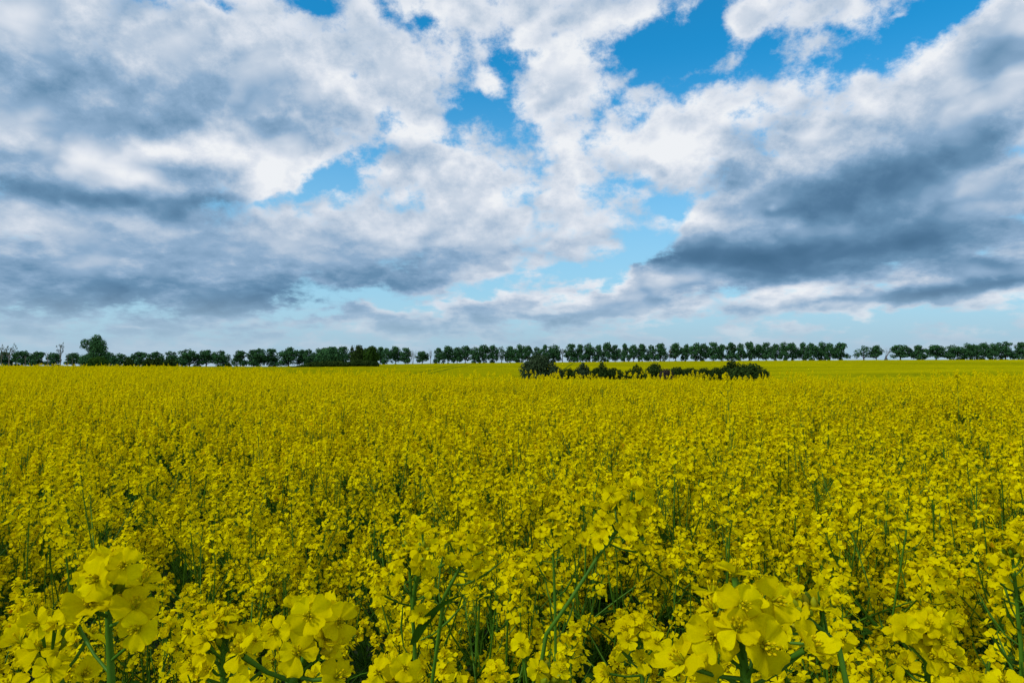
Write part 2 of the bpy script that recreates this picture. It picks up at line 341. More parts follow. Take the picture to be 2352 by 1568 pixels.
# ------------------------------------------------------------------ rapeseed
UP = Vector((0, 0, 1))
def frame(n, roll):
    n = n.normalized(); a = n.cross(Vector((.2, .97, .1)))
    if a.length < .1: a = n.cross(Vector((1, 0, 0)))
    a.normalize(); b = n.cross(a); c, s_ = math.cos(roll), math.sin(roll)
    return a * c + b * s_, b * c - a * s_, n
W_T = [0, .2, .38, .58, .78, .93, 1.0]; W_W = [.05, .10, .27, .44, .47, .33, .15]
def petal(mb, pos, fx, fy, fz, ang, L, openness, rng, nt, ns, m='petal'):
    ex = fx * math.cos(ang) + fy * math.sin(ang); ey = fy * math.cos(ang) - fx * math.sin(ang)
    rows = []; r = 0.0; z = 0.0; prev = 0.0; twist = rng.uniform(-.3, .3); cup = rng.uniform(-.25, .45); wv = rng.uniform(0, 6.3); wmul = rng.uniform(.88, 1.12)
    ts = [i / nt for i in range(nt + 1)] if nt > 2 else ([0, .55, 1.0] if nt == 2 else [.1, 1.0])
    for t in ts:
        f = min(1.0, t / .42); f = f * f * (3 - 2 * f); phi = R(78) * (1 - f) + R(openness) * f - R(22) * max(0., t - .55)
        r += math.cos(phi) * (t - prev) * L; z += math.sin(phi) * (t - prev) * L; prev = t
        w = float(np.interp(t, W_T, W_W)) * L * wmul if nt > 2 else {0: .06, .1: .16, .55: .44, 1.0: .36}[t] * L
        row = []
        for j in range(ns + 1):
            s_ = -1 + 2 * j / ns
            zz = z + cup * w * (s_ * s_ - .4) * .6 + twist * s_ * w * t + .075 * L * t * math.sin(wv + 5 * s_) + .03 * L * t * math.sin(2 * wv + 9 * s_) * (nt > 2)
            rr = r - (.10 * L * s_ * s_ if t > .9 else 0)
            row.append(pos + ex * rr + ey * (s_ * w) + fz * zz)
        rows.append(row)
    mb.grid(rows, m, nt > 2)
def flower(mb, pos, n, size, rng, lod, roll=None, openness=None):
    fx, fy, fz = frame(n, rng.uniform(0, 6.3) if roll is None else roll)
    op = rng.choice((rng.uniform(-30, 10), rng.uniform(0, 40), rng.uniform(30, 75))) if openness is None else openness
    L = size * .60; nt, ns = {0: (8, 6), 1: (3, 2), 2: (2, 1), 3: (1, 1)}[lod]
    for k in range(4):
        petal(mb, pos, fx, fy, fz, k * math.pi / 2 + rng.uniform(-.22, .22), L * rng.uniform(.86, 1.1), op + rng.gauss(0, 14), rng, nt, ns)
    if lod == 0:
        for k in range(4):
            a = k * math.pi / 2 + .78; d = (fx * math.cos(a) + fy * math.sin(a)) * .45 + fz; mb.blob(pos, d, L * .5, L * .06, 'sepal', 5)
        for k in range(6):
            a = k * 1.047 + .3; d = (fx * math.cos(a) + fy * math.sin(a)) * .32 + fz; e = pos + d * (L * .5)
            mb.tube([pos + fz * L * .1, e], [L * .018, L * .014], 'anther', 4); mb.blob(e, fz + d * .4, L * .15, L * .05, 'anther', 5)
        mb.tube([pos, pos + fz * L * .55], [L * .05, L * .05], 'sepal', 5)
def raceme_points(base, axis, L, nf, rng, ped=.021, spread=1.0):
    """flower positions round the top of a stem: (root on the stem, flower centre, facing)"""
    out = []; a, b, c = frame(axis, rng.uniform(0, 6.3))
    for i in range(nf):
        t = (i + .5) / nf                         # 0 lowest, 1 at the tip
        ang = i * 2.39996 + rng.uniform(-.3, .3)
        el = R(6 + 66 * t) + rng.uniform(-.18, .18)
        pl = ped * (1.15 - .55 * t) * rng.uniform(.65, 1.3) * spread
        d = (a * math.cos(ang) + b * math.sin(ang)) * math.cos(el) + c * math.sin(el)
        root = base + c * (L * t)
        d2 = (d + UP * .15).normalized()
        out.append((root, root + d2 * pl, (d + UP * .35 + c * .2 + Vector((rng.gauss(0, .3), rng.gauss(0, .3), rng.gauss(0, .3)))).normalized()))
    return out
def head(mb, base, axis, L, nf, rng, lod, fsize=.0215, nbuds=9, fl=None):
    axis = axis.normalized(); tip = base + axis * L
    if lod <= 2: mb.tube([base, tip], [.0019, .0012], 'stem', 5 if lod == 0 else 3)
    for root, p, n in raceme_points(base, axis, L, nf, rng):
        if lod <= 1: mb.tube([root, (root + p) / 2 - axis * .001, p], [.0008, .0007, .0009], 'stem', 4 if lod == 0 else 3)
        if fl is not None: fl.append((p, n, fsize * rng.uniform(.88, 1.12)))
        else: flower(mb, p, n, fsize * rng.uniform(.85, 1.12), rng, lod)
    return tip
def buds(mb, tip, axis, n, rng, lod, s=1.0):
    a, b, c = frame(axis, 0)
    for i in range(n):
        ang = i * 2.4; sp = .35 + .75 * (i / max(n, 1)); d = (a * math.cos(ang) + b * math.sin(ang)) * sp + c
        l = .006 * s * rng.uniform(.8, 1.2)
        p = tip + d * (.005 * s * (.5 + i / n)) - c * (.012 * s * i / n)
        if lod <= 1: mb.blob(p, d, l * 1.2, .0019 * s, 'bud', 6 if lod == 0 else 4)
        else: mb.quad([p - a * .002, p + b * .003, p + a * .002 + d * l, p - b * .001 + d * l], 'bud')
def pods(mb, base, axis, n, Lz, rng, lod):
    a, b, c = frame(axis, rng.uniform(0, 6))
    for i in range(n):
        ang = i * 2.4; root = base - c * (Lz * (i + .5) / n); o = a * math.cos(ang) + b * math.sin(ang)
        k = rng.uniform(.022, .038)
        mb.tube([root, root + (o * .8 + c * .5) * (k * .45), root + (o * .9 + c * .9) * k * .75, root + (o * .95 + c * 1.3) * k], [.0007, .0007, .0012, .0004], 'stem', 4 if lod == 0 else 3)
def leaf(mb, base, d, L, W, rng, n=5, droop=.6):
    d = d.normalized(); side = d.cross(UP)
    side = (side if side.length > .1 else Vector((1, 0, 0))).normalized(); rows = []; p = base.copy(); dd = d.copy()
    for i in range(n + 1):
        t = i / n; w = W * math.sin(math.pi * min(1, .12 + .88 * t)) ** .7 * (1 - .25 * t); upv = side.cross(dd).normalized()
        rows.append([p - side * w + upv * w * .35, p.copy(), p + side * w + upv * w * .35]); p = p + dd * (L / n); dd = (dd - UP * (droop / n)).normalized()
    mb.grid(rows, 'leaf', True)
def curve(p0, d0, p1, n):
    k = (p1 - p0).length * .5; c = p0 + d0 * k
    return [p0 * (1 - t) ** 2 + c * (2 * t * (1 - t)) + p1 * t * t for t in (i / n for i in range(n + 1))]
def plant(rng, lod, H=1.28, nb=None):
    """stem, flower heads and leaves of one plant standing at the origin"""
    st = MB(('stem',)); heads = []; leaves = []
    lean = Vector((rng.uniform(-.1, .1), rng.uniform(-.1, .1), 0)); topp = Vector((lean.x, lean.y, H - .07))
    seg = {1: 6, 2: 4, 3: 2}[lod]; sd = {1: 5, 2: 4, 3: 3}[lod]
    main = curve(Vector((0, 0, 0)), UP, topp, seg)
    st.tube(main, [.0046 - .0028 * i / seg for i in range(seg + 1)], 'stem', sd)
    def mainat(h):
        k = h / main[-1].z * seg; i = min(int(k), seg - 1); return main[i].lerp(main[i + 1], k - i)
    ends = [(topp, (main[-1] - main[-2]).normalized(), 1.0)]
    nb = nb or rng.randint(8, 12); a0 = rng.uniform(0, 6.3)
    for i in range(nb):
        f = i / nb; ang = a0 + i * 2.4 + rng.uniform(-.4, .4); h0 = H * rng.uniform(.42, .80)
        p0 = mainat(min(h0, main[-1].z * .98)); rad = rng.uniform(.05, .25); o = Vector((math.cos(ang), math.sin(ang), 0))
        e = Vector((p0.x, p0.y, 0)) + o * rad + UP * (H * rng.choice((rng.uniform(.68, .90), rng.uniform(.84, .985))) - .05)
        if e.z < h0 + .12: e.z = h0 + rng.uniform(.12, .2)
        e.z = min(e.z, H - .05)
        br = curve(p0, (o * .9 + UP * .8).normalized(), e, max(2, seg - 2))
        st.tube(br, [.0023 - .0009 * j / (len(br) - 1) for j in range(len(br))], 'stem', sd - 1 if sd > 3 else 3)
        ends.append((e, (br[-1] - br[-2]).normalized(), rng.uniform(.75, 1.0)))
        if rng.random() < .5 and lod < 3: leaf(leaves_mb(leaves, True), p0, o + UP * .5, rng.uniform(.05, .09), rng.uniform(.008, .016), rng, 3 if lod > 1 else 4)
    for e, ax, k in ends:
        hb = MB(('petal', 'stem', 'bud')); L = rng.uniform(.05, .11) * k; ax = (ax + Vector((rng.uniform(-.2, .2), rng.uniform(-.2, .2), .3))).normalized()
        nf = int({1: rng.randint(17, 25), 2: rng.randint(14, 20), 3: rng.randint(11, 14)}[lod] * (.6 + .4 * k))
        tip = head(hb, e, ax, L, nf, rng, lod, .0205 if lod < 3 else .027)
        buds(hb, tip, ax, {1: 9, 2: 4, 3: 1}[lod], rng, lod)
        if lod < 3 and rng.random() < .55: pods(st, e, ax, rng.randint(3, 7) if lod == 1 else 3, rng.uniform(.05, .1), rng, lod)
        heads.append(hb)
    for i in range({1: 7, 2: 7, 3: 5}[lod]):          # broad leaves lower down
        ang = rng.uniform(0, 6.3); h = rng.uniform(.2, .68) * H; lm = leaves_mb(leaves, True)
        leaf(lm, mainat(h), Vector((math.cos(ang), math.sin(ang), .55)), rng.uniform(.10, .22), rng.uniform(.012, .035), rng, {1: 5, 2: 3, 3: 2}[lod], 1.2)
    return st, heads, leaves
def leaves_mb(leaves, new=False):
    if new or not leaves: leaves.append(MB(('leaf',)))
    return leaves[-1]
def merge(mbs):
    o = MB(('petal', 'stem', 'bud', 'leaf'))
    for m in mbs:
        b = len(o.v); o.v += m.v; o.f += [tuple(i + b for i in f) for f in m.f]; o.mi += [o.mid(m.mats[k]) for k in m.mi]; o.sm += m.sm
    return o
# ---- the tall plants right in front of the camera, flower by flower
HEROES = []
rngF = random.Random(5)
FLOWERS = []
for k in range(8):
    mb = MB(('petal', 'sepal', 'anther')); flower(mb, Vector((0, 0, 0)), UP, 1.0, rngF, 0, 0.0, [-28, -10, 6, 18, 30, 44, 58, 0][k]); FLOWERS.append(mb.mesh('flower'))
half = MB(('petal', 'bud')); 
for k in range(4): petal(half, Vector((0, 0, 0)), Vector((1, 0, 0)), Vector((0, 1, 0)), UP, k * 1.5708, .5, 74, rngF, 7, 4)
FLOWERS.append(half.mesh('flower'))
def put_flower(parent, p, n, size, rng, k=None, roll=None):
    me = FLOWERS[rng.randrange(len(FLOWERS)) if k is None else k]
    o = bpy.data.objects.new('flower', me); COL.objects.link(o); o.parent = parent
    fx, fy, fz = frame(n, rng.uniform(0, 6.3) if roll is None else roll)
    o.matrix_local = Matrix(((fx.x * size, fy.x * size, fz.x * size, p.x), (fx.y * size, fy.y * size, fz.y * size, p.y), (fx.z * size, fy.z * size, fz.z * size, p.z), (0, 0, 0, 1)))
    return o
def hero(label, tip, base, y, Lz, nf, seed, fsize=.0225, ybase=None, extra=(), nb=10, npods=0, ped=.021, thick=1.0, budscale=1.0, spread=1.0, name='rapeseed_plant', sub=(), alongstem=(), leafs=()):
    rng = random.Random(seed); fsize *= .82; P1 = at(tip[0], tip[1] + .019 * F / y, y); P0 = at(*base, ybase or y)
    ax = (P1 - P0).normalized(); foot = Vector((P0.x - ax.x * .25, P0.y - ax.y * .25 + .02, top1(P0.x, P0.y) - CROP))
    t = thing(name, label, 'rapeseed plant', foot)
    st = MB(('stem',)); n = 7
    low = curve(foot, UP, P0, 5); d0 = ax
    path = low[:-1] + [P0.lerp(P1, i / n) + ax.cross(UP) * (.004 * math.sin(i * 1.1)) for i in range(n + 1)]
    rel = [p - foot for p in path]; m = len(rel)
    st.tube(rel, [(.0018 - .0006 * max(0, (i - 5)) / (m - 6)) * thick for i in range(m)], 'stem', 9)
    if npods: pods(st, P1 - foot - ax * Lz, ax, npods, .10, rng, 0)
    for (r, d, L_, W_) in leafs: lm = MB(('leaf',)); leaf(lm, path[r] - foot, Vector(d), L_, W_, rng, 7, .8); lm.build('leaf', t)
    st.build('stem', t)
    def make_head(tipp, axis, Lz, nf, fsize, nb, spread=1.0):
        hb = MB(('stem', 'bud')); fl = []
        base_ = tipp - axis * Lz
        hb.tube([base_ - foot, tipp - foot], [.0016 * thick, .0011 * thick], 'stem', 8)
        for root, p, nn in raceme_points(base_ - foot, axis, Lz, nf, rng, ped, spread):
            hb.tube([root, (root + p) / 2 - axis * .0015, p], [.0009 * thick, .0008 * thick, .0011 * thick], 'stem', 6)
            fl.append((p, (nn + Vector((0, -.1, 0))).normalized(), fsize * rng.uniform(.88, 1.12)))
        h = hb.build('flower_head', t)
        for p, nn, s_ in fl: put_flower(h, p, nn, s_, rng)
        if nb:
            bm_ = MB(('bud',)); buds(bm_, tipp - foot, axis, nb, rng, 0, budscale); bm_.build('bud_cluster', h)
        return h
    h = make_head(P1, ax, Lz, nf, fsize, nb, spread)
    for (spx, spy, sy, slz, snf, k) in sub:               # side branches with a head of their own; k: where they leave the stem
        S1 = at(spx, spy, sy); i = k; br = curve(path[i] - foot, (ax + (S1 - path[i]).normalized() * .6).normalized(), S1 - foot, 6)
        bmb = MB(('stem',)); bmb.tube(br, [.0021 * thick] * 4 + [.0017 * thick] * 3, 'stem', 7); bmb.build('branch', t)
        make_head(S1, (br[-1] - br[-2]).normalized(), slz, snf, fsize, 7)
    for (fx_, fy_, fy_d, size, tx, tz, k) in extra:      # single blossoms further down, turned to the light
        Pf = at(fx_, fy_, fy_d); ro = min(path[5:], key=lambda q: (q - (Pf - ax * .018)).length); pm = MB(('stem',))
        pm.tube([ro - foot, (ro + Pf) / 2 - foot - UP * .002, Pf - foot], [.0008 * thick, .0007 * thick, .0010 * thick], 'stem', 6); pm.build('pedicel', h)
        put_flower(h, Pf - foot, Vector((tx, -1, tz)), size * .84, rng, k)
    HEROES.append((foot.x, foot.y)); return t
# ---------------- tall plants in front, each where it stands in the photograph
hero('tall rapeseed plant with a thick straight stem and large blossoms, nearest the lower left corner', (247, 1268), (256, 1580), .315, .016, 7, 11, .0235, thick=1.0, npods=0, spread=.95,
     extra=[(322, 1440, .305, .024, .1, .25, 1), (228, 1330, .295, .021, -.1, .35, 2), (288, 1298, .30, .019, .3, .3, 3), (180, 1440, .33, .017, -.6, .7, 3)])
hero('short rapeseed plant with cupped pale blossoms and green buds, in the lower left corner', (108, 1415), (140, 1580), .37, .026, 9, 12, .0225, thick=1.1, extra=[(92, 1432, .35, .02, -.2, .1, 2), (128, 1430, .345, .02, .3, .2, 8), (120, 1540, .34, .02, 0, .6, 3)])
hero('upright rapeseed plant with a rounded orange tinged head, second from the lower left', (512, 1395), (512, 1580), .42, .038, 20, 13, .0205, npods=4, extra=[(440, 1450, .42, .018, -.5, .5, 3), (585, 1470, .42, .018, .5, .5, 4)])
hero('bright rapeseed plant leaning right with big open petals, left of bottom centre', (722, 1365), (664, 1585), .315, .024, 9, 14, .0215, thick=1.2, extra=[(712, 1410, .30, .021, .1, .2, 2), (775, 1425, .31, .022, .5, .2, 4), (640, 1450, .33, .019, -.5, .4, 3), (750, 1475, .32, .018, .4, .1, 5)])
hero('low rapeseed plant with a wide cluster of round open blossoms, bottom edge left of centre', (895, 1512), (900, 1640), .42, .03, 22, 15, .0215, extra=[(872, 1545, .40, .021, -.1, .5, 0), (930, 1530, .40, .02, .2, .3, 2), (850, 1590, .41, .02, -.4, .5, 1)])
hero('rapeseed plant with paired stems and loose blossoms, beside the dark gap at bottom centre', (938, 1215), (952, 1480), .62, .06, 15, 16, .0215, sub=[(975, 1265, .60, .035, 8, 7)], extra=[(965, 1300, .60, .021, .2, .1, 1)], leafs=[(5, (.3, -.3, .6), .10, .009)])
hero('rapeseed plant leaning right with a broad fan shaped head, above bottom centre', (1090, 1195), (1020, 1370), .66, .038, 20, 17, .0215, npods=5)
hero('long bare stemmed rapeseed plant slanting to the right, taller than all around it', (1462, 1098), (1255, 1455), .56, .045, 17, 18, .0205, npods=0, thick=.95,
     extra=[(1405, 1135, .55, .018, -.3, .3, 2), (1440, 1178, .54, .019, .2, .2, 3), (1385, 1190, .55, .019, -.3, .2, 1), (1372, 1215, .55, .019, -.4, .4, 3), (1425, 1205, .55, .016, .5, .1, 4), (1345, 1240, .56, .017, -.5, .2, 5), (1480, 1140, .55, .02, .4, .1, 2)])
hero('largest rapeseed plant, with a tall crowded head of broad petals, lower right of centre', (1698, 1335), (1716, 1580), .275, .024, 9, 19, .0235, thick=1.15, spread=1.3,
     extra=[(1748, 1480, .262, .026, .2, .2, 2), (1640, 1460, .27, .025, -.5, .3, 3), (1855, 1485, .27, .024, .9, .3, 8), (1610, 1505, .28, .022, -.6, .4, 4), (1700, 1385, .262, .02, .1, .2, 1), (1770, 1380, .28, .021, .6, .4, 4)])
hero('rapeseed plant topped with tight green buds, leaning left beside the largest plant', (1842, 1335), (1925, 1480), .42, .03, 8, 20, .019, nb=22, budscale=1.15, extra=[(1880, 1350, .42, .018, .4, .5, 3)])
hero('upright rapeseed plant with a flat topped head, right of the bud topped plant', (2122, 1400), (2135, 1600), .43, .034, 18, 21, .0215, thick=1.1, extra=[(2080, 1440, .42, .021, -.4, .2, 2), (2180, 1430, .43, .021, .5, .3, 3), (2160, 1480, .42, .019, .3, .1, 4)])
hero('rapeseed plant with pale green swelling buds, in the lower right corner', (2270, 1535), (2300, 1640), .33, .03, 9, 22, .021, nb=14, budscale=1.3)
hero('rapeseed plant with a drooping cluster of green buds, bottom edge right of centre', (1268, 1492), (1195, 1620), .42, .03, 7, 23, .018, nb=26, budscale=1.25, extra=[(1200, 1480, .42, .018, -.3, .4, 3)])
hero('rapeseed plant with a fading orange yellow head, between the slanting stem and the largest plant', (1460, 1395), (1475, 1560), .52, .035, 18, 24, .0215, npods=6)
hero('slender rapeseed plant with many thin seed pods, near the right edge', (2325, 1225), (2345, 1480), .62, .05, 14, 25, .0215, npods=14)
hero('rapeseed plant with a dome shaped head over dark gaps, right of the tall slanting stem', (1268, 1165), (1275, 1400), .85, .05, 16, 26, .022, npods=6)
hero('single rapeseed plant rising high above the crop in front of the dark bushes', (1668, 853), (1676, 960), 2.9, .06, 15, 27, .023, npods=4, thick=.55)
hero('lone rapeseed plant with a bare stem standing above the crop left of centre', (878, 862), (880, 940), 4.2, .06, 14, 28, .024, npods=8, thick=.55)
hero('tall rapeseed plant standing above the crop towards the right edge', (2198, 857), (2202, 940), 3.6, .07, 16, 29, .024, npods=4, thick=.55)
# ---------------- plants of the crop: prototypes
rngP = random.Random(77)
PROTO = []
for k in range(12):
    st, hd, lv = plant(rngP, 1, rngP.uniform(1.2, 1.34))
    PROTO.append((st.mesh('stem'), [h.mesh('flower_head') for h in hd], [l.mesh('leaf') for l in lv]))
lib = bpy.data.collections.new('crop_plants')
NB, NC = 9, 7
for k in range(NB):
    st, hd, lv = plant(rngP, 2, rngP.uniform(1.2, 1.34)); lib.objects.link(bpy.data.objects.new('crop_plant_%02d' % k, merge([st] + hd + lv).mesh('crop_plant')))
for k in range(NC):
    st, hd, lv = plant(rngP, 3, rngP.uniform(1.2, 1.34), 7); lib.objects.link(bpy.data.objects.new('crop_plant_%02d' % (NB + k), merge([st] + hd + lv).mesh('crop_plant')))
# ---------------- where the plants stand
rs = np.random.RandomState(4)
from mathutils import noise as mn
def patch(x, y): return mn.fractal(Vector((x * .55, y * .42, 3.3)), 1.0, 2.0, 3)        # uneven growth
pts = []
def band(y0, y1, dens):
    w = lambda y: .86 * y + 1.0
    n = int(dens * (y1 - y0) * (w(y0) + w(y1)))
    ys = np.sqrt(rs.uniform(y0 ** 2, y1 ** 2, n)) if y0 > 2 else rs.uniform(y0, y1, n)
    xs = rs.uniform(-1, 1, n) * (.86 * ys + 1.0)
    return xs, ys
for (y0, y1, dens) in ((-.6, .6, 18), (.6, 2, 37), (2, 4, 35), (4, 8, 33), (8, 14, 28), (14, 22, 20), (22, 32, 15), (32, 50, 11)):
    xs, ys = band(y0, y1, dens)
    u = 1176 + F * np.clip(xs / np.maximum(ys, .5), -.95, .95)
    yc = DEP * F / (np.interp(u, U_c, R_c) - HOR)
    for x, y, c in zip(xs, ys, yc):
        if y > c + 5: continue
        if math.hypot(x, y) < .30: continue
        p = patch(x, y)
        if rs.rand() < max(0, -p - .08) * (1.1 if y > 3 else .25): continue
        if any(math.hypot(x - hx, y - hy) < .05 for hx, hy in HEROES): continue
        pts.append((x, y, p))
inview = sorted([i for i, (x, y, p) in enumerate(pts) if abs(x) / max(y, .01) < .765 and y > .72], key=lambda i: pts[i][1])
near = set(inview[:300 - len(HEROES)])
print('plants', len(pts), 'nearest to', pts[inview[299 - len(HEROES)]][1])
def size_of(x, y, p):
    s_ = 1.0 + float(np.clip(rs.normal(0, .08), -.20, .11)) + .13 * p
    if y > 2.2 and rs.rand() < .045: s_ += rs.uniform(.03, .09)
    if y < 1.2: s_ = min(s_, 1.03)
    return min(s_, 1.09 if y < 9 else 1.13)
vs = []; var = []; scl = []; rot = []
for i, (x, y, p) in enumerate(pts):
    g = top1(x, y) - CROP; s_ = size_of(x, y, p); rz = rs.uniform(0, 6.283)
    if i in near:
        stm, hds, lvs = PROTO[rs.randint(len(PROTO))]
        t = thing('rapeseed_plant', 'rapeseed plant of ordinary height with several yellow flower heads, in the dense near crop', 'rapeseed plant', (x, y, g),
                  'rapeseed plants in the crop near the camera', (rs.uniform(-.05, .05), rs.uniform(-.05, .05), rz), (s_, s_, s_))
        for nm, ms in (('stem', [stm]), ('flower_head', hds), ('leaf', lvs)):
            for me in ms: o = bpy.data.objects.new(nm, me); COL.objects.link(o); o.parent = t
    else:
        vs.append((x, y, g)); scl.append(s_); rot.append((rs.uniform(-.06, .06), rs.uniform(-.06, .06), rz))
        var.append(rs.randint(NB) if y < 11 else NB + rs.randint(NC))
# ---------------- the rest of the crop: one object. Its own faces are the closed canopy far off, its loose points carry the plants nearer by
nloose = len(vs); fv = list(vs); ff = []
ys = np.concatenate([np.geomspace(48, 130, 30), np.linspace(133, 531, 150)]); n = 260
base = len(fv)
for j, y in enumerate(ys):
    xx = np.linspace(-1, 1, n) * (.95 * y + 4); zz = top(xx, np.full(n, y))
    edge = CROP if j in (0, len(ys) - 1) else 0
    fv += [(float(a), float(y), float(b - edge + rs.uniform(-.10, .10) * (edge == 0))) for a, b in zip(xx, zz)]
ff = [(base + i * n + j, base + i * n + j + 1, base + (i + 1) * n + j + 1, base + (i + 1) * n + j) for i in range(len(ys) - 1) for j in range(n - 1)]
me = bpy.data.meshes.new('rapeseed_field'); me.from_pydata(fv, [], ff); me.materials.append(M['crop'])
me.polygons.foreach_set('use_smooth', [True] * len(ff))
rest = len(fv) - nloose
def attr(name, typ, data, key):
    a = me.attributes.new(name, typ, 'POINT'); a.data.foreach_set(key, data)
attr('variant', 'INT', var + [0] * rest, 'value'); attr('size', 'FLOAT', scl + [0.0] * rest, 'value')
attr('turn', 'FLOAT_VECTOR', [c for r in rot for c in r] + [0.0] * (3 * rest), 'vector')
attr('plant', 'BOOLEAN', [True] * nloose + [False] * rest, 'value')
me.update()
crop = bpy.data.objects.new('rapeseed_field', me); COL.objects.link(crop)
tag(crop, 'yellow flowering rapeseed crop stretching from the foreground plants to the row of trees', 'rapeseed crop', None, 'stuff')
gt = bpy.data.node_groups.new('crop_planting', 'GeometryNodeTree')
gt.interface.new_socket('Geometry', in_out='INPUT', socket_type='NodeSocketGeometry'); gt.interface.new_socket('Geometry', in_out='OUTPUT', socket_type='NodeSocketGeometry')
N = gt.nodes; Lk = gt.links
gi = N.new('NodeGroupInput'); go = N.new('NodeGroupOutput')
def named(name, dt):
    a = N.new('GeometryNodeInputNamedAttribute'); a.data_type = dt; a.inputs['Name'].default_value = name; return a.outputs['Attribute']
iop = N.new('GeometryNodeInstanceOnPoints'); ci = N.new('GeometryNodeCollectionInfo'); ci.inputs['Collection'].default_value = lib
ci.inputs['Separate Children'].default_value = True; ci.inputs['Reset Children'].default_value = True
iop.inputs['Pick Instance'].default_value = True
Lk.new(gi.outputs[0], iop.inputs['Points']); Lk.new(named('plant', 'BOOLEAN'), iop.inputs['Selection']); Lk.new(ci.outputs[0], iop.inputs['Instance'])
Lk.new(named('variant', 'INT'), iop.inputs['Instance Index']); Lk.new(named('size', 'FLOAT'), iop.inputs['Scale'])
e2r = N.new('FunctionNodeEulerToRotation'); Lk.new(named('turn', 'FLOAT_VECTOR'), e2r.inputs[0]); Lk.new(e2r.outputs[0], iop.inputs['Rotation'])
jn = N.new('GeometryNodeJoinGeometry'); Lk.new(iop.outputs[0], jn.inputs[0]); Lk.new(gi.outputs[0], jn.inputs[0]); Lk.new(jn.outputs[0], go.inputs[0])
md = crop.modifiers.new('planting', 'NODES'); md.node_group = gt
# ------------------------------------------------------------------ trees and bushes
def clumps(mb, lobes, n, size, rng, m, aspect=1.0, inner=.45):
    """leaf clumps: small bent leaf-bunch faces scattered through the lobes"""
    tot = sum(a * b * c for (_, (a, b, c)) in lobes) or 1
    for ctr, (a, b, c) in lobes:
        for _ in range(max(6, int(n * a * b * c / tot))):
            d = Vector((rng.gauss(0, 1), rng.gauss(0, 1), rng.gauss(0, 1))).normalized(); r = rng.uniform(inner, 1.0) ** .6
            p = ctr + Vector((d.x * a * r, d.y * b * r, d.z * c * r)); nrm = (d + Vector((rng.uniform(-.7, .7), rng.uniform(-.7, .7), rng.uniform(-.3, .9)))).normalized()
            fx, fy, fz = frame(nrm, rng.uniform(0, 6.3)); s_ = size * rng.uniform(.6, 1.35)
            mb.quad([p - fx * s_, p + fy * s_ * .7 * aspect - fz * s_ * .3, p + fx * s_, p - fy * s_ * .8 * aspect + fz * s_ * .2], m)
def fit(mb, W, H, others=()):
    """stretch leaf clumps so that their outline has the width and height asked for"""
    xs = sorted(abs(v.x) for v in mb.v); zs = sorted(v.z for v in mb.v); r = xs[int(len(xs) * .985)]; h = zs[int(len(zs) * .995)]
    for m in (mb, *others): m.v = [Vector((v.x * W / 2 / r, v.y * W / 2 / r, v.z * H / h if v.z > 0 else v.z)) for v in m.v]
def limb(mb, p, d, L, r, depth, rng, m, spread=.55, up=.25, sides=5, kids=3, shrink=.68):
    pts = [p]; q = p; dd = d.normalized(); k = 4
    for i in range(k):
        dd = (dd + Vector((rng.uniform(-.16, .16), rng.uniform(-.16, .16), rng.uniform(-.05, .1)))).normalized(); q = q + dd * (L / k); pts.append(q)
    mb.tube(pts, [r * (1 - .5 * i / k) for i in range(k + 1)], m, sides)
    ends = [q]
    if depth:
        for i in range(kids):
            a = rng.uniform(0, 6.3); f = rng.uniform(.45, 1.0) if i else 1.0; j = min(int(f * k), k)
            e = (dd + Vector((math.cos(a) * spread, math.sin(a) * spread, up * rng.uniform(.2, 1.2)))).normalized()
            ends += limb(mb, pts[j], e, L * shrink * rng.uniform(.8, 1.1), r * .52, depth - 1, rng, m, spread, up, max(3, sides - 1), kids, shrink)
    return ends
def linden(seed, low=.10, full=1.0, n=2600):
    """unit-high dense avenue tree: trunk with limbs, domed crown hanging low, width about 0.75"""
    rng = random.Random(seed); tr = MB(('bark',)); cr = MB(('crown',))
    tr.tube([Vector((0, 0, -.12)), Vector((0, 0, 0)), Vector((.005, 0, .2)), Vector((rng.uniform(-.02, .02), 0, .5)), Vector((rng.uniform(-.03, .03), 0, .85))], [.034, .030, .024, .016, .004], 'bark', 7)
    for i in range(7):
        a = i * 2.4 + rng.uniform(-.3, .3); limb(tr, Vector((0, 0, rng.uniform(.16, .5))), Vector((math.cos(a), math.sin(a), rng.uniform(.5, 1.3))), rng.uniform(.18, .3), .012, 1, rng, 'bark', sides=4)
    prof = [(low, .25), (.2, .33), (.35, .37), (.5, .38), (.65, .36), (.78, .30), (.89, .19), (.95, .09)]
    lobes = []
    for i in range(30):
        h = rng.uniform(low + .06, .93); r = float(np.interp(h, [p[0] for p in prof], [p[1] for p in prof])) * full
        a = i * 2.4 + rng.uniform(-.5, .5); k = rng.uniform(.55, .92); s_ = rng.uniform(.10, .15) * (1 if h < .8 else .8)
        lobes.append((Vector((math.cos(a) * r * k, math.sin(a) * r * k, h)), (s_ * 1.1, s_ * 1.1, s_ * .9)))
    lobes += [(Vector((0, 0, .55)), (.22, .22, .28)), (Vector((rng.uniform(-.05, .05), 0, .84)), (.17, .17, .13)), (Vector((0, 0, .93)), (.08, .08, .06))]
    clumps(cr, lobes, n, .031, rng, 'crown', inner=.3); fit(cr, .74, 1.0)
    for i in range(60):                                  # shoots at the foot
        a = rng.uniform(0, 6.3); r = rng.uniform(0, .10); p = Vector((math.cos(a) * r, math.sin(a) * r, rng.uniform(0, .12))); fx, fy, fz = frame(Vector((rng.gauss(0, 1), rng.gauss(0, 1), .6)), 0)
        cr.quad([p - fx * .02, p + fy * .018, p + fx * .02, p - fy * .018], 'crown')
    return tr.mesh('trunk'), cr.mesh('crown')
